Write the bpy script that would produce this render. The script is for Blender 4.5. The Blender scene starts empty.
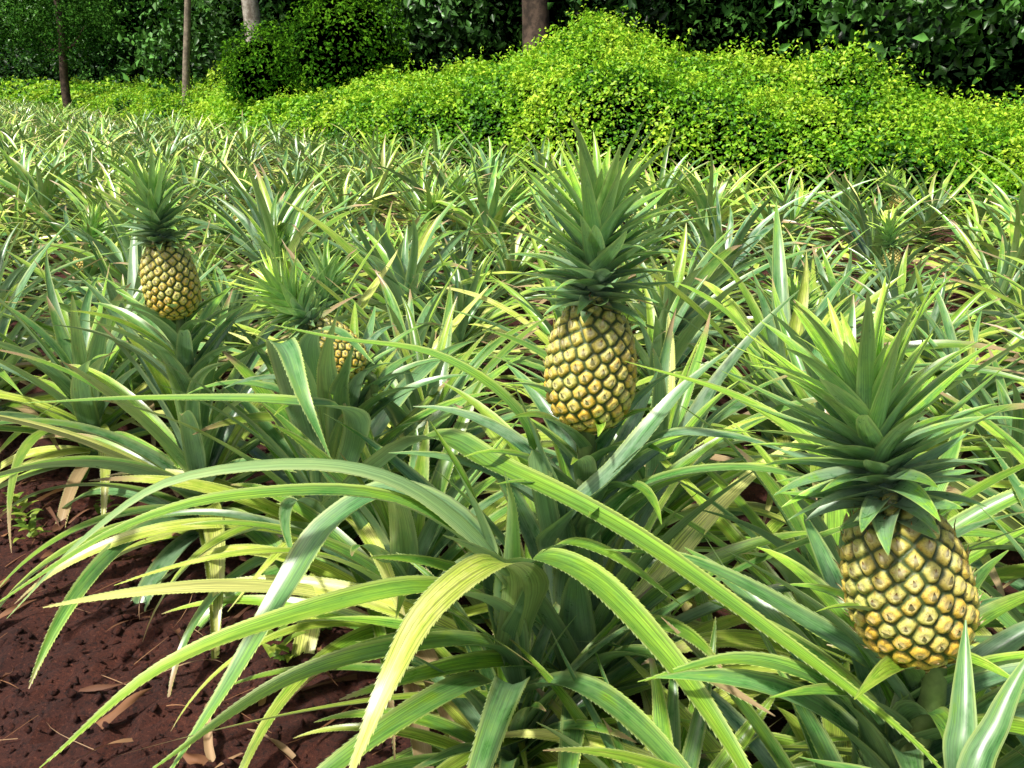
import bpy, math, random
import numpy as np
from mathutils import Vector, Matrix, Euler
from mathutils import noise as mn
random.seed(7); rng=np.random.default_rng(7)
S=bpy.context.scene
S.view_settings.view_transform='Standard'; S.view_settings.look='None'; S.view_settings.exposure=0
PI=math.pi; GA=math.radians(137.508)

# ---------------- node helpers
def mat(name):
    m=bpy.data.materials.new(name); m.use_nodes=True
    nt=m.node_tree; nt.nodes.clear()
    return m,nt
def N(nt,t,**k):
    n=nt.nodes.new(t)
    for a,b in k.items():
        if a.startswith('i_'):
            n.inputs[a[2:].replace('_',' ')].default_value=b
        else: setattr(n,a,b)
    return n
def L(nt,a,b): nt.links.new(a,b)
def M(nt,op,a,b=None,c=None,clamp=False):
    n=nt.nodes.new('ShaderNodeMath'); n.operation=op; n.use_clamp=clamp
    for i,v in enumerate((a,b,c)):
        if v is None: continue
        if isinstance(v,(int,float)): n.inputs[i].default_value=v
        else: nt.links.new(v,n.inputs[i])
    return n.outputs[0]
def MIX(nt,f,a,b,bt='MIX'):
    n=nt.nodes.new('ShaderNodeMix'); n.data_type='RGBA'; n.blend_type=bt
    for s,v in ((n.inputs[0],f),(n.inputs[6],a),(n.inputs[7],b)):
        if isinstance(v,(int,float)): s.default_value=v
        elif isinstance(v,tuple): s.default_value=(*v,1) if len(v)==3 else v
        else: nt.links.new(v,s)
    return n.outputs[2]
def RAMP(nt,f,stops,interp='LINEAR'):
    n=nt.nodes.new('ShaderNodeValToRGB'); cr=n.color_ramp; cr.interpolation=interp
    while len(cr.elements)<len(stops): cr.elements.new(0.5)
    for e,(p,c) in zip(cr.elements,stops):
        e.position=p; e.color=(*c,1) if len(c)==3 else c
    nt.links.new(f,n.inputs[0]); return n.outputs[0]
def SS(nt,x,a,b):
    n=nt.nodes.new('ShaderNodeMapRange'); n.interpolation_type='SMOOTHSTEP'
    n.inputs[1].default_value=a; n.inputs[2].default_value=b
    nt.links.new(x,n.inputs[0]); return n.outputs[0]
def ATT(nt,name):
    n=nt.nodes.new('ShaderNodeAttribute'); n.attribute_name=name
    s=nt.nodes.new('ShaderNodeSeparateXYZ'); nt.links.new(n.outputs['Vector'],s.inputs[0])
    return s.outputs
def OUT(nt,bsdf,trans=None,tf=0.2):
    o=nt.nodes.new('ShaderNodeOutputMaterial')
    if trans is not None and tf>0:
        t=nt.nodes.new('ShaderNodeBsdfTranslucent'); nt.links.new(trans,t.inputs[0])
        m=nt.nodes.new('ShaderNodeMixShader'); m.inputs[0].default_value=tf
        nt.links.new(bsdf.outputs[0],m.inputs[1]); nt.links.new(t.outputs[0],m.inputs[2])
        nt.links.new(m.outputs[0],o.inputs[0])
    else: nt.links.new(bsdf.outputs[0],o.inputs[0])

# ---------------- materials
def leaf_material(name, simple=False, bloom=.72, b0=.34, b1=.64):
    m,nt=mat(name)
    ac,al,sd=ATT(nt,'luv'); hu,br,dr=ATT(nt,'lcol')
    cb2=N(nt,'ShaderNodeCombineXYZ'); L(nt,M(nt,'MULTIPLY',ac,1.0),cb2.inputs[0]); L(nt,M(nt,'MULTIPLY',al,9.0),cb2.inputs[1]); L(nt,M(nt,'MULTIPLY',sd,91.0),cb2.inputs[2])
    mo=N(nt,'ShaderNodeTexNoise',i_Scale=1.0,i_Detail=0.0 if simple else 4.0,i_Roughness=.65); L(nt,cb2.outputs[0],mo.inputs['Vector'])
    h=M(nt,'ADD',hu,M(nt,'MULTIPLY',M(nt,'SUBTRACT',mo.outputs[0],.5),.8),clamp=True)
    h=M(nt,'ADD',h,M(nt,'MULTIPLY',M(nt,'SUBTRACT',al,.40),.32),clamp=True)
    base=RAMP(nt,h,[(0,(.062,.165,.072)),(.28,(.095,.27,.042)),(.58,(.25,.45,.040)),(.85,(.50,.60,.09)),(1,(.68,.69,.22))])
    aa=M(nt,'ABSOLUTE',ac)
    base=MIX(nt,M(nt,'MULTIPLY',SS(nt,aa,.66,.98),.6),base,(.50,.58,.15))
    if simple: sv=br; stv=mo.outputs[0]
    else:
        cb=N(nt,'ShaderNodeCombineXYZ'); L(nt,M(nt,'MULTIPLY',ac,5.0),cb.inputs[0]); L(nt,M(nt,'MULTIPLY',al,1.2),cb.inputs[1]); L(nt,M(nt,'MULTIPLY',sd,37.0),cb.inputs[2])
        st=N(nt,'ShaderNodeTexNoise',i_Scale=3.0,i_Detail=2.0); L(nt,cb.outputs[0],st.inputs['Vector']); stv=st.outputs[0]
        sv=M(nt,'ADD',M(nt,'MULTIPLY',SS(nt,stv,.3,.7),.8),.56); sv=M(nt,'MULTIPLY',sv,br)
    vm=N(nt,'ShaderNodeVectorMath',operation='SCALE'); L(nt,base,vm.inputs[0]); L(nt,sv,vm.inputs[3])
    base=vm.outputs[0]
    geo=N(nt,'ShaderNodeNewGeometry')
    bl=M(nt,'MULTIPLY',M(nt,'SUBTRACT',1.0,SS(nt,h,.08,.52)),SS(nt,mo.outputs[0],b0,b1))
    bl=M(nt,'MULTIPLY',bl,M(nt,'ADD',M(nt,'MULTIPLY',stv,.6),.7),clamp=True)
    bl=M(nt,'MULTIPLY',bl,bloom)
    bl=M(nt,'MAXIMUM',bl,M(nt,'MULTIPLY',geo.outputs['Backfacing'],M(nt,'ADD',M(nt,'MULTIPLY',stv,.6),.12)))
    base=MIX(nt,bl,base,(.34,.47,.33))
    if not simple:
        base=MIX(nt,M(nt,'MULTIPLY',SS(nt,M(nt,'SUBTRACT',mo.outputs[0],M(nt,'MULTIPLY',stv,.25)),.60,.64),.6),base,(.20,.13,.05))
    tip=SS(nt,M(nt,'ADD',al,M(nt,'ADD',M(nt,'MULTIPLY',dr,.22),M(nt,'MULTIPLY',mo.outputs[0],.10))),1.02,1.14)
    base=MIX(nt,tip,base,MIX(nt,stv,(.30,.19,.08),(.60,.46,.26)))
    b=N(nt,'ShaderNodeBsdfPrincipled'); L(nt,base,b.inputs['Base Color'])
    L(nt,M(nt,'ADD',M(nt,'MULTIPLY',mo.outputs[0],.3),.17),b.inputs['Roughness'])
    b.inputs['Specular IOR Level'].default_value=.75
    OUT(nt,b,base,.0 if simple else .22)
    return m
MLEAF=leaf_material('pineapple_leaf')
MLEAFS=leaf_material('pineapple_leaf_field',True)
MCROWN=leaf_material('pineapple_crown_leaf',bloom=.85,b0=.18,b1=.58)

def fruit_material():
    m,nt=mat('pineapple_rind')
    ed,dc,rd=ATT(nt,'eye'); tt,_,_=ATT(nt,'ft')
    tc=N(nt,'ShaderNodeTexCoord')
    no=N(nt,'ShaderNodeTexNoise',i_Scale=75.0,i_Detail=5.0,i_Roughness=.7); L(nt,tc.outputs['Object'],no.inputs['Vector'])
    nf=N(nt,'ShaderNodeTexNoise',i_Scale=420.0,i_Detail=2.0); L(nt,tc.outputs['Object'],nf.inputs['Vector'])
    c=MIX(nt,rd,(.76,.48,.05),(.86,.71,.17))
    c=MIX(nt,M(nt,'MULTIPLY',SS(nt,tt,.25,1.0),.6),c,(.52,.62,.18))
    c=MIX(nt,M(nt,'MULTIPLY',SS(nt,rd,.55,.85),.5),c,(.50,.57,.15))
    c=MIX(nt,SS(nt,no.outputs[0],.54,.70),c,(.44,.25,.05))
    c=MIX(nt,M(nt,'MULTIPLY',SS(nt,dc,.34,.10),.5),c,(.88,.82,.52))
    c=MIX(nt,SS(nt,M(nt,'ADD',ed,M(nt,'MULTIPLY',M(nt,'SUBTRACT',no.outputs[0],.5),.5)),.32,.09),c,(.065,.105,.03))
    c=MIX(nt,M(nt,'MULTIPLY',SS(nt,nf.outputs[0],.56,.68),.5),c,(.22,.14,.04))
    b=N(nt,'ShaderNodeBsdfPrincipled',i_Roughness=.42); L(nt,c,b.inputs['Base Color'])
    bp=N(nt,'ShaderNodeBump',i_Strength=.8,i_Distance=.002); L(nt,no.outputs[0],bp.inputs['Height']); L(nt,bp.outputs[0],b.inputs['Normal'])
    OUT(nt,b); return m
MFRUIT=fruit_material()
def bract_material():
    m,nt=mat('pineapple_bract')
    ac,al,sd=ATT(nt,'luv')
    c=RAMP(nt,al,[(0,(.20,.27,.07)),(.40,(.60,.50,.18)),(.68,(.82,.76,.50)),(.86,(.30,.17,.06)),(1,(.10,.05,.02))])
    b=N(nt,'ShaderNodeBsdfDiffuse'); L(nt,c,b.inputs['Color']); OUT(nt,b); return m
MBRACT=bract_material()

def foliage_material(name,stops,rough=.5,tf=.25,spec=.4,diffuse=False):
    m,nt=mat(name)
    hu,br,_=ATT(nt,'lcol')
    c=RAMP(nt,hu,stops)
    vm=N(nt,'ShaderNodeVectorMath',operation='SCALE'); L(nt,c,vm.inputs[0]); L(nt,br,vm.inputs[3])
    if diffuse:
        b=N(nt,'ShaderNodeBsdfDiffuse'); L(nt,vm.outputs[0],b.inputs['Color'])
    else:
        b=N(nt,'ShaderNodeBsdfPrincipled',i_Roughness=rough); L(nt,vm.outputs[0],b.inputs['Base Color']); b.inputs['Specular IOR Level'].default_value=spec
    OUT(nt,b,vm.outputs[0],tf); return m
MVINE=foliage_material('vine_leaf',[(0,(.018,.095,.006)),(.35,(.11,.36,.010)),(.7,(.30,.60,.022)),(1,(.54,.76,.05))],.45,.3,.35)
MBUSH=foliage_material('bush_leaf',[(0,(.015,.065,.008)),(.5,(.055,.19,.012)),(1,(.16,.38,.02))],tf=.2,diffuse=True)
MFOR=foliage_material('forest_leaf',[(0,(.003,.010,.003)),(.5,(.014,.046,.009)),(1,(.09,.24,.04))],tf=0,diffuse=True)  # near-black end paints the shade between forest leaves
MGLOSS=foliage_material('broad_leaf',[(0,(.003,.012,.003)),(.5,(.016,.055,.010)),(1,(.08,.22,.035))],.38,0)
MFINE=foliage_material('feathery_leaf',[(0,(.02,.09,.012)),(1,(.10,.27,.03))],tf=0,diffuse=True)
MWEED=foliage_material('weed_leaf',[(0,(.09,.19,.02)),(1,(.3,.38,.05))],.5,.25)
MDRY=foliage_material('dry_leaf',[(0,(.12,.05,.025)),(.5,(.30,.14,.06)),(1,(.46,.32,.18))],.7,.1)

def plain(name,col,rough=.9,scale=4,c2=None,bump=.5,dist=.02):
    m,nt=mat(name); tc=N(nt,'ShaderNodeTexCoord')
    n1=N(nt,'ShaderNodeTexNoise',i_Scale=scale,i_Detail=5.0,i_Roughness=.65); L(nt,tc.outputs['Object'],n1.inputs['Vector'])
    c=MIX(nt,SS(nt,n1.outputs[0],.35,.65),col,c2 or tuple(x*.5 for x in col))
    b=N(nt,'ShaderNodeBsdfPrincipled',i_Roughness=rough); L(nt,c,b.inputs['Base Color'])
    bp=N(nt,'ShaderNodeBump',i_Strength=bump,i_Distance=dist); L(nt,n1.outputs[0],bp.inputs['Height']); L(nt,bp.outputs[0],b.inputs['Normal'])
    OUT(nt,b); return m
MDARK=foliage_material('gap_shade',[(0,(.006,.014,.004)),(1,(.006,.014,.004))],tf=0,diffuse=True)  # flat near-black colour standing in for shade in foliage gaps
MBARKW=plain('pale_bark',(.48,.44,.38),scale=6,c2=(.16,.13,.10))
MBARK=plain('bark',(.15,.10,.07),scale=8,c2=(.05,.035,.025))
MPOLE=plain('weathered_wood',(.32,.26,.19),scale=9,c2=(.15,.12,.09))
MSTEM=plain('green_stem',(.20,.28,.09),scale=30,c2=(.12,.17,.06),rough=.5,dist=.002)
def soil_material():
    m,nt=mat('red_soil'); tc=N(nt,'ShaderNodeTexCoord')
    n1=N(nt,'ShaderNodeTexNoise',i_Scale=5.0,i_Detail=4.0,i_Roughness=.7); L(nt,tc.outputs['Object'],n1.inputs['Vector'])
    n2=N(nt,'ShaderNodeTexNoise',i_Scale=110.0,i_Detail=6.0,i_Roughness=.85); L(nt,tc.outputs['Object'],n2.inputs['Vector'])
    c=MIX(nt,SS(nt,n1.outputs[0],.3,.7),(.060,.014,.008),(.115,.028,.014))
    c=MIX(nt,SS(nt,n2.outputs[0],.5,.62),c,(.014,.005,.004))
    c=MIX(nt,M(nt,'MULTIPLY',SS(nt,n2.outputs[0],.44,.36),.7),c,(.26,.085,.045))  # pale specks paint lit clods into the soil colour
    b=N(nt,'ShaderNodeBsdfPrincipled',i_Roughness=.95); L(nt,c,b.inputs['Base Color'])
    bp=N(nt,'ShaderNodeBump',i_Strength=1.0,i_Distance=.014); L(nt,n2.outputs[0],bp.inputs['Height']); L(nt,bp.outputs[0],b.inputs['Normal'])
    OUT(nt,b); return m
MSOIL=soil_material()

# ---------------- mesh building
def attrs(me,d):
    for k,a in d.items():
        at=me.attributes.new(k,'FLOAT_VECTOR','POINT'); at.data.foreach_set('vector',np.asarray(a,dtype=np.float32).ravel())
def link(o,parent=None):
    S.collection.objects.link(o)
    if parent: o.parent=parent
    return o
def empty(name,loc=(0,0,0),rot=(0,0,0),sc=1,parent=None):
    e=bpy.data.objects.new(name,None); e.location=loc; e.rotation_euler=rot; e.scale=(sc,)*3; e.empty_display_size=.1
    return link(e,parent)
def obj(name,me,parent=None,loc=(0,0,0),rot=(0,0,0),sc=1):
    o=bpy.data.objects.new(name,me); o.location=loc; o.rotation_euler=rot
    o.scale=(sc,)*3 if isinstance(sc,(int,float)) else sc
    return link(o,parent)
def fastmesh(name,V,F,mats,at=None,smooth=False):
    V=np.asarray(V,np.float32); F=np.asarray(F,np.int32); k=F.shape[1]
    me=bpy.data.meshes.new(name); me.vertices.add(len(V)); me.vertices.foreach_set('co',V.ravel())
    me.loops.add(F.size); me.loops.foreach_set('vertex_index',F.ravel()); me.polygons.add(len(F))
    me.polygons.foreach_set('loop_start',np.arange(len(F),dtype=np.int32)*k)
    me.update(calc_edges=True)
    if smooth: me.polygons.foreach_set('use_smooth',np.ones(len(F),bool))
    if at: attrs(me,at)
    for m_ in mats: me.materials.append(m_)
    me.update(); return me

class B:
    def __init__(s): s.v=[];s.f=[];s.u=[];s.c=[]
    def leaf(s,P,W,side0=None,gut=.5,roll=0.,hue=.4,br=1.,dry=0.,spines=False,seed=None,prof=1.8,wave=0.,basew=.85,roll0=0.,cross=5):
        P=np.asarray(P,float); n=len(P); seed=random.random() if seed is None else seed
        T=np.gradient(P,axis=0); T/=np.linalg.norm(T,axis=1)[:,None]+1e-9
        sl=np.r_[0,np.cumsum(np.linalg.norm(np.diff(P,axis=0),axis=1))]; t=sl/sl[-1]; LN=sl[-1]
        prev=side0
        off=[-1,-.55,0,.55,1] if cross==5 else [-1,0,1]; nc=len(off); o0=len(s.v); ph=random.random()*6
        sides=[]
        for i in range(n):
            sd=np.cross(T[i],(0,0,1.)) if side0 is None else np.array(side0,float)
            if side0 is None and np.linalg.norm(sd)<.25 and prev is not None: sd=prev
            if prev is not None and np.dot(sd,prev)<0: sd=-sd
            sd=sd-T[i]*np.dot(sd,T[i]); sd/=np.linalg.norm(sd)+1e-9
            if side0 is None: prev=sd
            up=np.cross(sd,T[i]); 
            r=roll0+roll*t[i]+wave*math.sin(ph+t[i]*7)
            sd2=sd*math.cos(r)+up*math.sin(r); up2=up*math.cos(r)-sd*math.sin(r)
            w=W*(basew+(1-basew)*min(1,t[i]/.2))*max(0.02,(1-t[i]**prof))**.85
            sides.append(sd2)
            g=gut*(1-.45*t[i])
            for q in off:
                lift=g*abs(q)**1.6*w
                s.v.append(P[i]+sd2*q*w*(1-.12*g)+up2*lift)
                s.u.append((q,t[i],seed)); s.c.append((hue,br,dry))
        for i in range(n-1):
            for j in range(nc-1):
                a=o0+i*nc+j; s.f.append((a,a+1,a+nc+1,a+nc))
        if spines:
            k=int(LN/.009)
            for q,jj in ((-1,0),(1,4)):
                for x in range(3,k-1):
                    tt=(x+random.random()*.5)/k; dt=.003/LN
                    def pt(tx):
                        i=int(np.searchsorted(t,tx))-1; i=max(0,min(n-2,i)); f=(tx-t[i])/(t[i+1]-t[i])
                        return np.asarray(s.v[o0+i*5+jj])*(1-f)+np.asarray(s.v[o0+(i+1)*5+jj])*f,i
                    a,i=pt(tt-dt); b,_=pt(tt+dt); c,_=pt(min(.999,tt+dt*1.8))
                    c=c+sides[i]*q*.0018
                    o=len(s.v); s.v+= [a,b,c]; s.u+=[(q,tt,seed)]*3; s.c+=[(min(1,hue+.3),br,0)]*3
                    s.f.append((o,o+1,o+2))
    def mesh(s,name,mats,smooth=True):
        me=bpy.data.meshes.new(name); me.from_pydata([tuple(x) for x in s.v],[],s.f)
        attrs(me,{'luv':s.u,'lcol':s.c})
        for m_ in mats: me.materials.append(m_)
        if smooth: me.polygons.foreach_set('use_smooth',[True]*len(me.polygons))
        me.update(); return me
    def arrays(s): return np.array(s.v,np.float32),np.array(s.f,np.int32),np.array(s.u,np.float32),np.array(s.c,np.float32)

def arch(base,az,el,ln,droop,n=16,p=1.25,swerve=0.):
    P=[np.array(base,float)]; ds=ln/(n-1)
    for i in range(n-1):
        t=(i+.5)/(n-1); e=el-droop*t**p; a=az+swerve*t*t
        P.append(P[-1]+ds*np.array([math.cos(e)*math.cos(a),math.cos(e)*math.sin(a),math.sin(e)]))
    return np.array(P)
def SD(az): return (math.sin(az),-math.cos(az),0)
def catmull(pts,n=26):
    pts=np.array(pts,float); Q=np.vstack([2*pts[0]-pts[1],pts,2*pts[-1]-pts[-2]]); out=[]
    m=len(pts)-1
    for x in np.linspace(0,m-1e-6,n):
        i=int(x); t=x-i; a,b,c,d=Q[i],Q[i+1],Q[i+2],Q[i+3]
        out.append(.5*((2*b)+(c-a)*t+(2*a-5*b+4*c-d)*t*t+(-a+3*b-3*c+d)*t**3))
    return np.array(out)

def rosette(b,n=38,spines=False,c=(0,0,0),ln=(.55,.8),scale=1,W=.024,segs=16,elmin=5,hb=0.,cross=5):
    for i in range(n):
        u=(i+random.random()*.6)/n
        az=i*GA+random.uniform(-.25,.25)
        el=math.radians(elmin+(80-elmin)*u**.95+random.uniform(-8,8))
        l=random.uniform(*ln)*(.85+.3*math.sin(PI*min(1,u+.15)))*scale
        if u>.85: l*=.78
        dr=math.radians((92-60*u)*random.uniform(.5,1.4))
        z=.04+.24*u*scale
        base=(c[0]+math.cos(az)*.02,c[1]+math.sin(az)*.02,c[2]+z)
        yel=random.random()
        hue=hb+(.08+.45*yel*yel if u>.55 else .15+.7*yel**1.4)
        if random.random()<.12: hue=min(1,hue+.35)
        dry=random.random()**2
        if u<.4 and random.random()<.12: dry=random.uniform(2,4.5)
        b.leaf(arch(base,az,el,l,dr,n=segs,swerve=random.uniform(-.6,.6)),W*random.uniform(.72,1.18)*scale**.5,
               side0=SD(az),gut=random.uniform(.25,.8),roll=random.uniform(-.8,.8),
               hue=hue,br=random.uniform(.7,1.35),dry=dry,spines=spines,wave=random.uniform(0,.18),cross=cross)

# fruit ----------
FH=.195;FR=.063
def fr(t): 
    return FR*np.power(np.clip(1-np.abs(2*t-1)**2.6,0,1),.5)*(1.11-.22*t)
def make_fruit(nr=150,na=220,NE=172):
    tt=np.linspace(0,1,2001); r=fr(tt); z=tt*FH
    ds=np.hypot(np.diff(r),np.diff(z)); A=np.r_[0,np.cumsum(ds*(r[1:]+r[:-1])/2)]; A/=A[-1]
    te=np.interp((np.arange(NE)+.5)/NE,A,tt); ph=np.arange(NE)*GA
    E=np.stack([fr(te)*np.cos(ph),fr(te)*np.sin(ph),te*FH],1)
    E+=rng.normal(0,.0011,E.shape)
    sa=np.r_[0,np.cumsum(ds)]; sa/=sa[-1]; tg=np.interp(np.linspace(0.0,1,nr),sa,tt)
    a=np.linspace(0,2*PI,na,endpoint=False)
    TG,AA=np.meshgrid(tg,a,indexing='ij'); R=fr(TG)
    P=np.stack([R*np.cos(AA),R*np.sin(AA),TG*FH],-1).reshape(-1,3)
    nrm=P-np.array([0,0,FH/2]); nrm[:,2]*=.35; nrm/=np.linalg.norm(nrm,axis=1)[:,None]+1e-9
    D=np.linalg.norm(P[:,None,:]-E[None],axis=2); idx=np.argpartition(D,2,axis=1)[:,:2]
    dd=np.take_along_axis(D,idx,1); sw=dd[:,0]>dd[:,1]; near=np.where(sw,idx[:,1],idx[:,0])
    d1=dd.min(1); d2=dd.max(1)
    sp=.0205
    ed=(d2-d1)/sp; s_=np.clip(ed/.5,0,1); s_=s_*s_*(3-2*s_)
    hgt=.0058*s_-.0016*np.clip(1-d1/(.25*sp),0,1)
    V=P+nrm*hgt[:,None]
    F=[]
    for i in range(nr-1):
        for j in range(na):
            k=(j+1)%na; F.append((i*na+j,i*na+k,(i+1)*na+k,(i+1)*na+j))
    rd=rng.random(NE)[near]
    me=fastmesh('pineapple_fruit',V,F,[MFRUIT],{'eye':np.stack([ed,d1/sp,rd],1),'ft':np.stack([TG.ravel()]*3,1)},True)
    b=B()
    for i in range(NE):
        if te[i]<.02: continue
        nn=E[i]-np.array([0,0,FH/2]); nn[2]*=.35; nn/=np.linalg.norm(nn)
        up=np.array([0,0,1.]); up=up-nn*np.dot(up,nn); up/=np.linalg.norm(up)+1e-9
        sd=np.cross(up,nn); j=random.uniform(.8,1.35)
        p0=E[i]-up*.0100+nn*.0012; p1=E[i]-up*.005+nn*.0055; p2=E[i]+up*.001+nn*.0080; p3=E[i]+up*.0072*j+nn*.0105*j+sd*random.uniform(-.0025,.0025)
        b.leaf(catmull([p0,p1,p2,p3],7),.0046*random.uniform(.7,1.2),side0=sd,gut=-.3,prof=1.2,basew=1)
    return me,b.mesh('pineapple_bracts',[MBRACT])
FRUIT,BRACT=make_fruit()
def make_crown(n=96,seed=1,hb=0,mt=None):
    random.seed(seed); b=B()
    for i in range(n):
        u=i/(n-1); az=i*GA+random.uniform(-.2,.2)
        z=-.006+.11*u
        el=math.radians(6+68*u**1.0+random.uniform(-9,9))
        l=(.052+.104*math.sin(PI*min(1,u*1.0+.02)*.60))*random.uniform(.8,1.15)
        if u>.93: l*=.75
        dr=math.radians((42-20*u)*random.uniform(.2,1.7))-math.radians(24*(1-u)) 
        rb=.015*(1-u)+.003
        b.leaf(arch((math.cos(az)*rb,math.sin(az)*rb,z),az,el,l,dr,n=9,swerve=random.uniform(-.3,.3)),(.0165-.0038*u)*random.uniform(.8,1.1),side0=SD(az),
               gut=.6,roll=random.uniform(-.4,.4),hue=hb+.0+.42*u+random.uniform(0,.2),br=random.uniform(1.1,1.8),dry=.15 if u<.3 else 0,prof=1.4,basew=1.0)
    return b.mesh('pineapple_crown',[mt or MCROWN])
CROWNS=[make_crown(seed=3),make_crown(seed=4,n=84,hb=.1),make_crown(seed=9,n=60,hb=.1,mt=MLEAFS)]
def make_stem(name,pts,r0,r1):
    pts=np.array(pts); n=len(pts); v=[];f=[]
    T=np.gradient(pts,axis=0)
    for i in range(n):
        t=T[i]/np.linalg.norm(T[i]); a=np.cross(t,(0.1,1,0)); a/=np.linalg.norm(a); c=np.cross(t,a); r=r0+(r1-r0)*i/(n-1)
        for k in range(10):
            q=k*PI/5; v.append(pts[i]+r*(a*math.cos(q)+c*math.sin(q)))
    for i in range(n-1):
        for k in range(10):
            f.append((i*10+k,i*10+(k+1)%10,(i+1)*10+(k+1)%10,(i+1)*10+k))
    me=bpy.data.meshes.new(name); me.from_pydata([tuple(x) for x in v],[],f); me.polygons.foreach_set('use_smooth',[True]*len(f)); return me

def add_fruit(parent,fc,axis,sc=1.,crown=0,csc=1.,spin=0.,origin=(0,0,0),nc=26):
    ax=Vector(axis).normalized(); q=ax.to_track_quat('Z','Y')
    base=Vector(fc)-ax*FH*.5*sc
    R=(q.to_matrix()@Matrix.Rotation(spin,3,'Z')).to_euler()
    obj('fruit',FRUIT,parent,base,R,sc); obj('bracts',BRACT,parent,base,R,sc)
    top=base+ax*FH*.965*sc
    obj('crown',CROWNS[crown],parent,top,R,sc*csc)
    pts=catmull([Vector(origin)+Vector((0,0,.1)),(Vector(origin)+base)*.5+Vector((0,0,.05)),base-ax*.05,base+ax*.01],10)
    sm=make_stem('stem',pts,.016,.013*sc); sm.materials.append(MSTEM); obj('stem',sm,parent)
    b=B()
    for i in range(nc):
        az=i*GA; k=i/nc; p=Vector(pts[3])*(1-k)+Vector(pts[9])*k
        b.leaf(arch(p,az,math.radians(64-10*k),.42-.28*k+random.uniform(-.05,.05),math.radians(random.uniform(30,80)),n=12,swerve=random.uniform(-.5,.5)),.029-.013*k,side0=SD(az),gut=.7,hue=random.uniform(.05,.5),br=random.uniform(.9,1.4),roll=random.uniform(-.5,.5))
    obj('collar_leaves',b.mesh('collar_leaves',[MLEAF]),parent)

# ---------------- camera
CAMH=1.2
cam=bpy.data.cameras.new('camera'); co=bpy.data.objects.new('camera',cam); S.collection.objects.link(co); S.camera=co
cam.sensor_width=36; cam.lens=36*887/1024; cam.clip_end=500; cam.clip_start=.02
PITCH=math.atan(299/887); co.location=(0,0,CAMH); co.rotation_euler=(PI/2-PITCH,0,0)

FX=np.array([-60,-40,-25,-12,-6,-1.8,.9,3.9,8,14,30.]); FY=np.array([85,62,45,27,18,12.5,9.6,7.9,6.6,5.8,4.5])
def fyf(x): return np.interp(x,FX,FY)
TX=np.array([-60,-13,-8,-4,-2.4,-.5,.5,1.2,2,3.4,4.5,6,12,30.]); TZ=np.array([1.5,.9,.95,.95,1.1,1.35,1.6,1.75,1.45,1.25,1.0,.78,.8,1.])

# ---------------- plants
far=[]
for k in range(8):
    random.seed(100+k); b=B(); rosette(b,n=34+2*(k%4),ln=(.50,.78),scale=.95+.05*(k%3),W=.029,hb=.08,segs=8,cross=3); far.append(b.arrays())
midvar=[]
for k in range(4):
    random.seed(150+k); b=B(); rosette(b,n=42,ln=(.52,.76),W=.031,hb=.07,segs=12); midvar.append(b.mesh('pineapple_leaves',[MLEAF]))
herovar=[]
for k in range(3):
    random.seed(200+k); b=B(); rosette(b,n=50,ln=(.52,.78),spines=True,segs=20,W=.032,hb=.07); herovar.append(b.mesh('pineapple_leaves',[MLEAF]))
random.seed(11)
D=np.array([-.75,.66]); Nn=np.array([.66,.75]); P0=np.array([.42,.84])
used=[]
def plant(x,y,me,rot=0,sc=1.,tilt=(0,0)):
    e=empty('pineapple_plant',(x,y,0)); used.append((x,y))
    if me: obj('leaves',me,e,rot=(tilt[0],tilt[1],rot),sc=sc)
    return e
def custom(e,specs,sp=True):
    b=B(); o=np.array(e.location)
    for pts,W,hue,br,kw in specs:
        b.leaf(catmull(np.array(pts)-o,30),W*1.30,hue=hue,br=br,spines=sp,**kw)
    obj('long_leaves',b.mesh('long_leaves',[MLEAF]),e)
e=plant(.46,.88,herovar[0],.5,.8); add_fruit(e,(.40-.46,.79-.88,.724),(-.32,.10,1),.90,0,1.13,spin=.6)
custom(e,[([(.45,.88,.35),(.42,.88,.65),(.376,.963,.768),(.296,1.083,.813),(.159,1.195,.831)],.020,.5,1.1,{}),
 ([(.46,.88,.3),(.437,.834,.54),(.341,.906,.60),(.221,.973,.64),(.12,1.02,.63)],.023,.2,1.,{}),
 ([(.46,.88,.3),(.40,.80,.50),(.33,.78,.60),(.24,.80,.62),(.14,.83,.57)],.022,.3,1.,{}),
 ])
e=plant(.12,1.33,herovar[1],2.0,.95); add_fruit(e,(0,-.04,.796),(.02,.03,1),1.02,0,1.12,spin=2)
custom(e,[([(.1,1.3,.3),(.073,1.20,.544),(.158,1.19,.666),(.246,1.227,.77),(.327,1.25,.84)],.031,.0,1.35,{'gut':.7}),
 ([(.1,1.3,.3),(.103,1.19,.516),(.188,1.18,.637),(.308,1.10,.707),(.432,1.0,.724)],.026,.25,1.1,{}),
 ([(.1,1.3,.3),(.05,1.21,.573),(.012,1.215,.735),(-.106,1.245,.82),(-.262,1.30,.833),(-.382,1.357,.842)],.020,.35,1.1,{}),
 ([(.12,1.3,.35),(.12,1.24,.55),(.20,1.2,.70),(.30,1.16,.73),(.42,1.15,.70)],.027,.0,1.3,{}),
 ([(.1,1.3,.35),(.06,1.22,.6),(.03,1.2,.72),(0.0,1.2,.80)],.026,.05,1.3,{}),
 ])
e=plant(-.83,2.15,herovar[2],1.,.95); add_fruit(e,(.02,-.08,.763),(-.10,.0,1),.94,0,1.02,spin=1)
e=plant(-.46,1.98,herovar[0],3.,.9); add_fruit(e,(.06,-.05,.635),(-.80,.05,.9),.78,1,1.12,spin=4)
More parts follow.
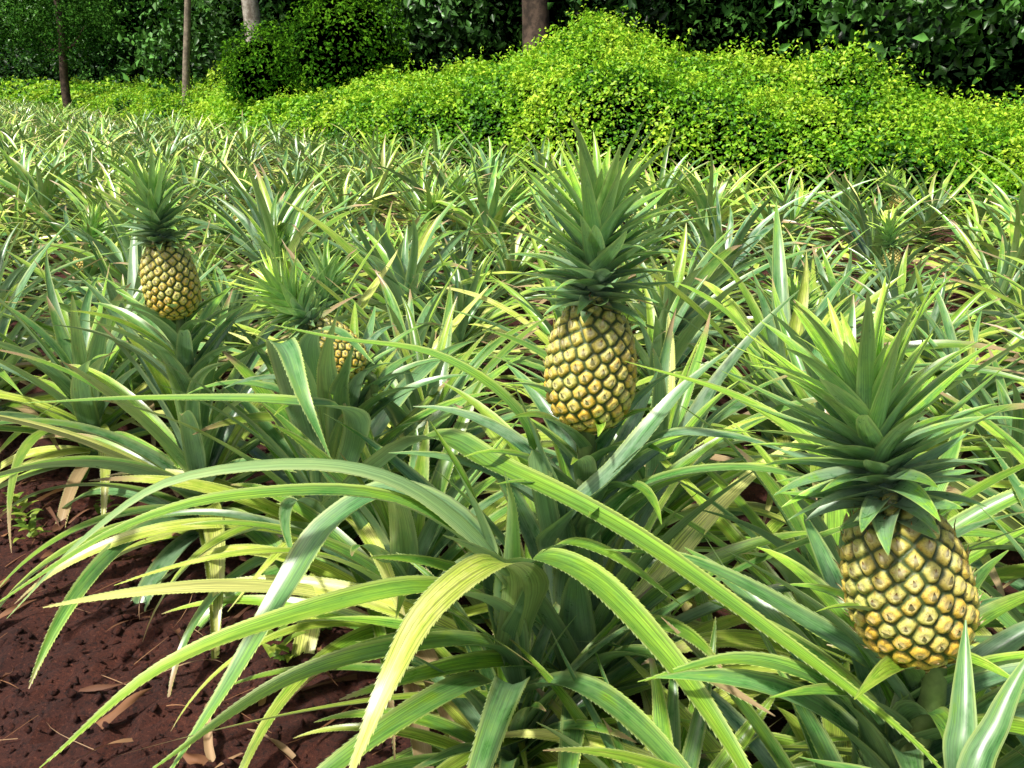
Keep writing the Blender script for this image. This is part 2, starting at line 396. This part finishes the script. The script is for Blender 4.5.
custom(e,[([(-.45,1.85,.4),(-.45,1.66,.70),(-.41,1.56,.735),(-.36,1.45,.68),(-.31,1.39,.6)],.029,.15,1.35,{}),
 ([(-.40,1.9,.35),(-.42,1.78,.62),(-.40,1.72,.72),(-.34,1.68,.74),(-.26,1.6,.70)],.028,.15,1.2,{}),
 ([(-.40,1.9,.35),(-.38,1.74,.60),(-.36,1.66,.70),(-.33,1.62,.79)],.028,.45,1.2,{}),
 ([(-.40,1.9,.35),(-.36,1.74,.58),(-.33,1.68,.66),(-.30,1.66,.74)],.026,.2,1.2,{}),
 ([(-.40,1.8,.3),(-.156,1.39,.63),(-.018,1.19,.666),(.14,1.03,.654),(.287,.813,.637),(.372,.70,.614),(.404,.64,.597)],.028,.38,1.0,{}),
 ([(-.40,1.8,.3),(-.3,1.6,.58),(-.40,1.505,.654),(-.692,1.555,.645),(-.943,1.605,.62)],.024,.3,1.1,{})])
e=plant(.0,1.2,herovar[2],4.4,.62)
C0=(0,1.2,.33)
custom(e,[([C0,(0.02,1.14,0.50),(-0.02,1.02,0.61),(-0.09,0.87,0.64),(-0.13,0.77,0.61),(-0.17,0.70,0.53)],.029,.80,1.05,{'gut':.3}),
 ([C0,(-0.00,1.17,0.50),(-0.12,1.17,0.64),(-0.26,1.15,0.70),(-0.45,1.10,0.70),(-0.56,1.05,0.64),(-0.66,1.00,0.54)],.023,.5,1.05,{}),
 ([C0,(-0.02,1.17,0.50),(-0.16,1.13,0.64),(-0.34,1.05,0.69),(-0.49,1.00,0.67),(-0.66,0.94,0.58)],.022,.38,1.1,{}),
 ([C0,(-0.02,1.17,0.44),(-0.12,1.05,0.55),(-0.28,0.95,0.57),(-0.42,0.89,0.54),(-0.54,0.82,0.46)],.025,.48,1.05,{}),
 ([(0,1.2,.28),(-0.03,1.16,0.38),(-0.15,1.03,0.47),(-0.30,0.97,0.46),(-0.46,0.90,0.38)],.023,.38,1.0,{}),
 ([C0,(-.06,1.24,.52),(-.177,1.25,.60),(-.277,1.21,.566),(-.333,1.136,.499),(-.397,1.05,.405),(-.476,.97,.30)],.030,.2,1.25,{'gut':.4}),
 ([C0,(.012,1.145,.527),(.088,1.01,.60),(.167,.852,.597),(.231,.73,.55),(.263,.67,.49)],.025,.42,1.05,{}),
 ([C0,(0,1.185,.45),(0,1.13,.62),(-.01,1.11,.70)],.015,.45,1.2,{'gut':.9}),
 ([C0,(-.03,1.2,.5),(-.07,1.19,.64),(-.12,1.2,.74)],.022,.35,1.2,{'gut':.8}),
 ([C0,(.01,1.17,.42),(.06,1.14,.56),(.13,1.06,.60),(.22,1.0,.56)],.020,.38,1.,{}),
 ([(0,1.2,.26),(-.05,1.1,.36),(-.13,.96,.42),(-.24,.86,.40),(-.36,.78,.32)],.022,.35,.95,{}),
 ([(0,1.2,.26),(.0,1.1,.36),(-.02,.96,.41),(-.05,.86,.38),(-.1,.76,.28)],.022,.25,.9,{}),
 ([(0,1.2,.26),(.07,1.1,.36),(.13,.98,.42),(.2,.86,.42),(.28,.74,.36)],.023,.3,.95,{}),
 ])
e=plant(.46,.50,None)
custom(e,[([(.40,.52,.40),(.379,.60,.627),(.386,.63,.685),(.409,.69,.743)],.018,.12,1.1,{'gut':.7,'prof':2.4}),
 ([(.41,.5,.42),(.376,.574,.63),(.407,.612,.698),(.452,.65,.75)],.017,.15,1.1,{'gut':.7,'prof':2.4}),
 ([(.42,.5,.4),(.37,.56,.58),(.33,.62,.62),(.27,.68,.60)],.018,.2,1.,{})],False)
b=B(); random.seed(77); rosette(b,n=20,ln=(.3,.42),scale=.8,W=.024,spines=True,elmin=-5); 
obj('leaves',b.mesh('pineapple_leaves',[MLEAF]),e,sc=.92)
for (x,y,r,h,s) in [(.92,1.05,1,1,.9),(.80,.66,2.2,2,.78),(.62,1.45,3.3,0,.9),(-.25,2.35,4,1,.9),(.35,2.0,5,2,.95),(-1.35,2.65,1.5,0,.95),(1.25,1.6,.3,2,.95),(-.22,1.62,5.2,1,.85),(.35,.42,.7,2,.5),(.22,.98,1.7,0,.6)]:
    plant(x,y,herovar[h],r,s)
NU=len(used)
fieldE=empty('pineapple_field')
random.seed(21); FVs=[];FFs=[];FUs=[];FCs=[];off_=0
for bi in range(0,70):
    for ai in range(-40,110):
        p=P0+D*(ai*.52+.26*(bi%2))+Nn*(bi*.55)
        x=p[0]+random.uniform(-.15,.15); y=p[1]+random.uniform(-.15,.15)
        if y<.3 or y>45: continue
        if abs(x)>y*.66+1.0: continue
        if y>fyf(x)-.75-random.random()*.5: continue
        if min((x-a)**2+(y-c)**2 for a,c in used[:NU])<.42**2: continue
        if bi==0 and y<1.9: continue
        if y>3.2 and random.random()<.12: continue
        sc=random.uniform(.62,1.10); e=None
        rx,ry,rz=random.uniform(-.14,.14),random.uniform(-.14,.14),random.uniform(0,6.28)
        if y<4.5:
            e=empty('pineapple_plant',(x,y,0)); obj('leaves',midvar[random.randrange(4)],e,rot=(rx,ry,rz),sc=max(.75,sc))
        else:
            v,f,u,c=far[random.randrange(8)]; R=np.array(Euler((rx,ry,rz)).to_matrix(),np.float32)
            FVs.append(v@R.T*sc+np.array([x,y,0],np.float32)); FFs.append(f+off_); FUs.append(u+np.array([0,0,random.random()],np.float32)); 
            FCs.append(c+np.array([random.uniform(-.16,.18),random.uniform(-.2,.2),0],np.float32)); off_+=len(v)
        if random.random()<.11 and y>2.9:
            ax=Vector((random.uniform(-.3,.3),random.uniform(-.3,.3),1)).normalized()
            par=e or fieldE; b0=Vector((0,0,random.uniform(.18,.25))) + (Vector((0,0,0)) if e else Vector((x,y,0)))
            q=ax.to_track_quat('Z','Y').to_euler(); s2=random.uniform(.7,.85)
            obj('fruit',FRUIT,par,b0,q,s2); obj('crown',CROWNS[2 if y>4.5 else random.randrange(2)],par,b0+ax*FH*.965*s2,q,s2*1.4)
obj('field_leaves',fastmesh('field_leaves',np.concatenate(FVs),np.concatenate(FFs),[MLEAFS],{'luv':np.concatenate(FUs),'lcol':np.concatenate(FCs)},True),fieldE)

# ---------------- ground
g=np.sinh(np.linspace(-1,1,341)*6.2)/math.sinh(6.2)*170
GX,GY=np.meshgrid(g-.8,g+1.7,indexing='ij')
def soilz(x,y):
    return .035*mn.noise(Vector((x*2.2,y*2.2,0)))+.022*mn.noise(Vector((x*11,y*11,3)))+.020*mn.noise(Vector((x*34,y*34,7)))
GZ=np.zeros_like(GX)
for i in range(341):
    for j in range(341):
        x,y=GX[i,j],GY[i,j]; dd=math.hypot(x+.8,y-1.7)
        if dd<3.5: GZ[i,j]=soilz(x,y)
        elif dd<9: GZ[i,j]=.035*mn.noise(Vector((x*2.2,y*2.2,0)))
idx=np.arange(341*341).reshape(341,341)
F=np.stack([idx[:-1,:-1],idx[1:,:-1],idx[1:,1:],idx[:-1,1:]],-1).reshape(-1,4)
obj('soil_ground',fastmesh('soil_ground',np.stack([GX,GY,GZ],-1).reshape(-1,3),F,[MSOIL],smooth=True))
V=[];Fc=[]
for i in range(12000):
    x=rng.uniform(-2.4,.3); y=rng.uniform(.8,3.0); r=.002+.012*rng.random()**3.2
    z=soilz(x,y)
    o=len(V)
    base=np.array([(1,0,0),(-1,0,0),(0,1,0),(0,-1,0),(0,0,1),(0,0,-1)])+rng.normal(0,.28,(6,3))
    V+= (base*r*np.array([1,1,.8])+np.array([x,y,z+r*.45])).tolist()
    for a,b_,c in ((0,2,4),(2,1,4),(1,3,4),(3,0,4),(2,0,5),(1,2,5),(3,1,5),(0,3,5)): Fc.append((o+a,o+b_,o+c))
obj('soil_clods',fastmesh('soil_clods',V,Fc,[MSOIL]))

# ---------------- leaf clouds
def leafcloud(P,Nrm,size,hue,br,aspect=.55,mats=None,name='x',parent=None,fold=.15,oname='leaves'):
    n=len(P); Nrm=Nrm/ (np.linalg.norm(Nrm,axis=1)[:,None]+1e-9)
    r=rng.normal(size=(n,3)); T=np.cross(Nrm,r); T/=np.linalg.norm(T,axis=1)[:,None]+1e-9; Bn=np.cross(Nrm,T)
    s=size[:,None]
    v=np.stack([P-T*s*.5, P+Bn*s*aspect*.5-T*s*.05+Nrm*s*fold, P+T*s*.5-Nrm*s*fold, P-Bn*s*aspect*.5-T*s*.05+Nrm*s*fold],1).reshape(-1,3)
    i=np.arange(n)*4; f=np.concatenate([np.stack([i,i+1,i+2],1),np.stack([i,i+2,i+3],1)])
    c=np.repeat(np.stack([np.clip(hue,0,1),br,np.zeros(n)],1),4,axis=0)
    me=fastmesh(name,v,f,mats,{'lcol':c}); return obj(oname,me,parent)

bump=[(rng.uniform(-30,14),rng.uniform(-.3,7),rng.uniform(.3,.9),rng.uniform(.03,.24)) for _ in range(420)]
bx=np.array([b_[0] for b_ in bump]); bd=np.array([b_[1] for b_ in bump]); brr=np.array([b_[2] for b_ in bump]); bh=np.array([b_[3] for b_ in bump]); by=fyf(bx)+bd
def H(x,y):
    d=(y-fyf(x))*.72
    top=np.interp(x,TX,TZ)
    e=np.clip(d/1.1,0,1); e=e**.6*.50+ .50*np.clip((d-.4)/2.6,0,1)**1.1
    z=top*e*np.clip(d*4,0,1)
    for a,b_,r,h in zip(bx,by,brr,bh): z=z+h*np.exp(-((x-a)**2+(y-b_)**2)/(r*r))*np.clip(d*2,0,1)*.8
    return z-.16*top*np.clip((d-3.2),0,4)
vb=empty('vine_covered_bank')
n=170000
u=rng.random(n); x=np.where(u<.8, rng.uniform(-7,9,n), rng.uniform(-34,-7,n)); d=rng.random(n)**1.25*5.6-.15; y=fyf(x)+d
keep=(np.abs(x)<y*.68+1.5); x=x[keep];y=y[keep]; n=len(x)
z=H(x,y); eps=.08
gx=(H(x+eps,y)-H(x-eps,y))/(2*eps); gy=(H(x,y+eps)-H(x,y-eps))/(2*eps)
nrm=np.stack([-gx,-gy,np.ones(n)],1); nrm/=np.linalg.norm(nrm,axis=1)[:,None]
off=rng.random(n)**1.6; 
cl=np.array([mn.noise(Vector((a*1.1,b_*1.1,0))) for a,b_ in zip(x,y)])
cl2=np.array([mn.noise(Vector((a*4.1,b_*4.1,5))) for a,b_ in zip(x,y)])
P=np.stack([x,y,z],1)+nrm*(.08+.18*cl2-.22*off)[:,None]+rng.normal(0,.045,(n,3))
Nl=nrm*.7+rng.normal(0,.6,(n,3))+np.array([0,0,.35])
fard=np.clip((y-9)/20,0,1.6)
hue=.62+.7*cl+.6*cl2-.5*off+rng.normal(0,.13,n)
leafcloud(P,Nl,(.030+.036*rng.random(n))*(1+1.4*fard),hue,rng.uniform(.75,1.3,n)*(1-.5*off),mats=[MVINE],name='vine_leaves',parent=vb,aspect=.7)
m_=5200; x=rng.uniform(-14,9,m_); y=fyf(x)+rng.random(m_)*5
keep=np.array([mn.noise(Vector((a*.9,b_*.9,9)))>-.05 for a,b_ in zip(x,y)]); x=x[keep];y=y[keep]; zz=H(x,y); PP=[]
for a,b_,c in zip(x,y,zz):
    hgt=.10+.38*rng.random()**2.5; k=int(6+hgt*30); t=rng.random(k); lean=rng.normal(0,.35,2)
    PP.append(np.stack([a+lean[0]*t*hgt,b_+lean[1]*t*hgt,c+t*hgt],1)+rng.normal(0,.025,(k,3)))
PP=np.concatenate(PP); k=len(PP)
leafcloud(PP,rng.normal(0,.6,(k,3))+np.array([0,-.2,.7]),.035+.04*rng.random(k),.75+rng.normal(0,.2,k),rng.uniform(.8,1.3,k),mats=[MVINE],name='vine_shoots',parent=vb,oname='shoots',aspect=.5)
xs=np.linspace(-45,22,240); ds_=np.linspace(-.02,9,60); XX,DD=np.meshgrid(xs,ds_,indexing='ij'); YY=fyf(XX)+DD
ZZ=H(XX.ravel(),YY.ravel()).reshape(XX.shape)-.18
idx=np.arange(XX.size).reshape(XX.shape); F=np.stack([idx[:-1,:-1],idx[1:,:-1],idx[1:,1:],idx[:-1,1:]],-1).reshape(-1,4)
obj('gap_shade',fastmesh('bank_core',np.stack([XX,YY,ZZ],-1).reshape(-1,3),F,[MDARK],smooth=True),vb)  # dark core, painted shade beneath the vine leaves

# ---------------- forest
def blob(c,r,n,size,hue0,mats,name,parent,oname='leaves',lump=.35,br=(.7,1.3),aspect=.5,shell=.55):
    dirs=rng.normal(size=(n,3)); dirs/=np.linalg.norm(dirs,axis=1)[:,None]
    lm=np.array([mn.noise(Vector(tuple(d_*2.2+c[0]))) for d_ in dirs])
    lm2=np.array([mn.noise(Vector(tuple(d_*6+c[0]))) for d_ in dirs])
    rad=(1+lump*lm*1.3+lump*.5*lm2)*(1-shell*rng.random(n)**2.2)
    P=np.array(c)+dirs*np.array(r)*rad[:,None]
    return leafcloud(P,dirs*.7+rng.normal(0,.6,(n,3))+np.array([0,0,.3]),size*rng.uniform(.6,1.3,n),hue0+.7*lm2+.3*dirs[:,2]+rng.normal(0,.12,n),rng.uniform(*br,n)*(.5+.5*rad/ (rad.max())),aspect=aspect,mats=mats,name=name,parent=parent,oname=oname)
def trunk(name,x,y,r,h,m,lean=(0,0),parent=None,oname='trunk'):
    pts=[(x+lean[0]*t+.1*math.sin(t*5+x),y+lean[1]*t,t*h-.1) for t in np.linspace(0,1,12)]
    me=make_stem('trunk',pts,r,r*.6); me.materials.append(m); return obj(oname,me,parent)
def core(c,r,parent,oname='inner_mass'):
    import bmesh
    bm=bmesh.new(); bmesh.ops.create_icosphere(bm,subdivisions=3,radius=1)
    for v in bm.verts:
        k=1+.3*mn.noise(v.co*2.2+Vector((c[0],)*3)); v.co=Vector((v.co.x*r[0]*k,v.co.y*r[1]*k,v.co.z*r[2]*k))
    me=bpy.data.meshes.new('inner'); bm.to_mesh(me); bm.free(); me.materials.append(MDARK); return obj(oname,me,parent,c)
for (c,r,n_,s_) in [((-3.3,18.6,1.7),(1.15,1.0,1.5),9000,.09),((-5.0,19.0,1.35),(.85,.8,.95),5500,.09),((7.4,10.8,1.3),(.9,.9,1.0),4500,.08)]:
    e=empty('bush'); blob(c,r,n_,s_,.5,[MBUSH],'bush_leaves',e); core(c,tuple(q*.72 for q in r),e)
def tree(x,y,h,r,m,crowns,ls,fm,lean=(0,0),nm='forest_tree',hue=.4):
    e=empty(nm); trunk('trunk',x,y,r,h,m,lean,e)
    for (dx,dy,z,cr,n_) in crowns:
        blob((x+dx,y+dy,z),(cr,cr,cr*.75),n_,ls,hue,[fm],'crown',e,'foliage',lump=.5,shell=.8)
        me=make_stem('limb',[(x+lean[0]*.6,y,h*.55),(x+dx*.5,y+dy*.5,z*.8),(x+dx,y+dy,z)],r*.4,r*.1); me.materials.append(m); obj('limb',me,e)
    return e
tree(-15.2,32,4.2,.16,MBARK,[(-.9,0,2.9,1.5,3600),(.9,0,3.1,1.5,3600),(0,0,4.3,1.9,3600)],.10,MFINE,nm='feathery_tree')
tree(-6.2,22.5,7,.24,MBARKW,[(0,1,6.5,2.2,2500),(2,0,7.2,2,2500)],.2,MFOR)
tree(.35,17.5,7,.29,MBARK,[(-1,1,6,2.3,2500),(2,0,6.6,2.2,2500)],.2,MFOR)
tree(-8.2,23.5,6,.10,MPOLE,[(0,.4,6,1.6,1800)],.16,MFOR,lean=(.4,0),nm='slender_tree')
fe=empty('forest')
n=64000
x=np.where(rng.random(n)<.62,rng.uniform(-14,12,n),rng.uniform(-40,-14,n)); y0=fyf(x)+7.2+.05*np.abs(x)
zz=rng.random(n)**1.1*6; 
clump=np.array([mn.noise(Vector((a*.55,c*.6,1))) for a,c in zip(x,zz)]); cl2=np.array([mn.noise(Vector((a*1.7,c*1.7,4))) for a,c in zip(x,zz)])
y=y0+1.2-2.6*clump-1.0*cl2+rng.random(n)**1.5*1.6-np.clip(zz-3,0,4)*.5
P=np.stack([x,y,zz],1)
hue=.20+1.2*cl2+.8*clump+rng.normal(0,.15,n)
leafcloud(P,rng.normal(0,.5,(n,3))+np.array([0,-.5,.6]),(.09+.13*rng.random(n))*np.where(x<-14,1.5,1),hue,rng.uniform(.6,1.4,n),mats=[MFOR],name='forest_foliage',parent=fe,aspect=.5,oname='foliage')
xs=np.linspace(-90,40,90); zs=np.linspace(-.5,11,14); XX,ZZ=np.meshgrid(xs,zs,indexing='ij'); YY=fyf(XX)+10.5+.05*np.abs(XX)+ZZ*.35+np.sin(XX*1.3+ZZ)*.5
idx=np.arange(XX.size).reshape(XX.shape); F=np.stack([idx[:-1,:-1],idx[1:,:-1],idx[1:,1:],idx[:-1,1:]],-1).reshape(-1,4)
obj('shade_backdrop',fastmesh('shade_backdrop',np.stack([XX,YY,ZZ],-1).reshape(-1,3),F,[MDARK],smooth=True))  # back wall added behind the trees, coloured dark as shade in the gaps
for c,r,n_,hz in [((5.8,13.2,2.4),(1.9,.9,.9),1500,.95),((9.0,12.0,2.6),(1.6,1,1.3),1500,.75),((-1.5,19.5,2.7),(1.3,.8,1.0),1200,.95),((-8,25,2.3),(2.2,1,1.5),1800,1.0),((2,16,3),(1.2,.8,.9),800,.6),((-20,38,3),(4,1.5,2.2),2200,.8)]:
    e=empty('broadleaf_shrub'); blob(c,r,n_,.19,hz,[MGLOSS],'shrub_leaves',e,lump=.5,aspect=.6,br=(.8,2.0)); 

# ---------------- litter + weeds
random.seed(5); b=B()
for i in range(120):
    x=random.uniform(-1.9,-.2); y=random.uniform(1.15,2.6); az=random.uniform(0,6.28); l=random.uniform(.04,.20)
    b.leaf(arch((x,y,soilz(x,y)+.014),az,math.radians(random.uniform(0,30)),l,math.radians(random.uniform(10,60)),n=8,swerve=random.uniform(-1.3,1.3)),random.uniform(.003,.013),side0=SD(az),gut=random.uniform(-.8,1.1),roll=random.uniform(-2,2),hue=random.random()**1.6,br=1,wave=.4)
obj('dry_leaf_litter',b.mesh('dry_leaf_litter',[MDRY]))
b=B()
for i in range(150):
    x=random.uniform(-1.9,-.2); y=random.uniform(1.15,2.6); az=random.uniform(0,6.28); l=random.uniform(.05,.2)
    b.leaf(arch((x,y,soilz(x,y)+.01),az,.12,l,.3,n=6,swerve=random.uniform(-.8,.8)),random.uniform(.0008,.002),side0=SD(az),hue=random.uniform(.2,.9),br=1)
obj('dry_twigs',b.mesh('dry_twigs',[MDRY]))
for (wx,wy) in [(-1.32,2.18),(-1.42,2.3),(-1.2,2.35),(-.5,1.62)]:
    b=B()
    for i in range(14):
        az=i*GA; l=random.uniform(.03,.06)
        b.leaf(arch((wx+random.uniform(-.02,.02),wy+random.uniform(-.02,.02),.01+i*.006),az,math.radians(40),l,.9,n=7),.011,side0=SD(az),hue=random.random(),br=1.2,gut=.3)
    obj('small_weed',b.mesh('small_weed',[MWEED]))

# ---------------- light
w=bpy.data.worlds.new('World'); S.world=w; w.use_nodes=True; nt=w.node_tree
bg=nt.nodes['Background']; sk=nt.nodes.new('ShaderNodeTexSky'); sk.sky_type='NISHITA'; sk.sun_disc=False
sd=Vector((-.45,-.42,1.0)).normalized()
sk.sun_elevation=math.asin(sd.z); sk.sun_rotation=math.atan2(sd.x,sd.y); sk.air_density=1.0; sk.dust_density=6
nt.links.new(sk.outputs[0],bg.inputs[0]); bg.inputs[1].default_value=.12
sl=bpy.data.lights.new('sun','SUN'); sl.energy=5; sl.angle=math.radians(4); sl.color=(1,.97,.90)
so=bpy.data.objects.new('sun',sl); so.rotation_euler=sd.to_track_quat('Z','Y').to_euler(); S.collection.objects.link(so)
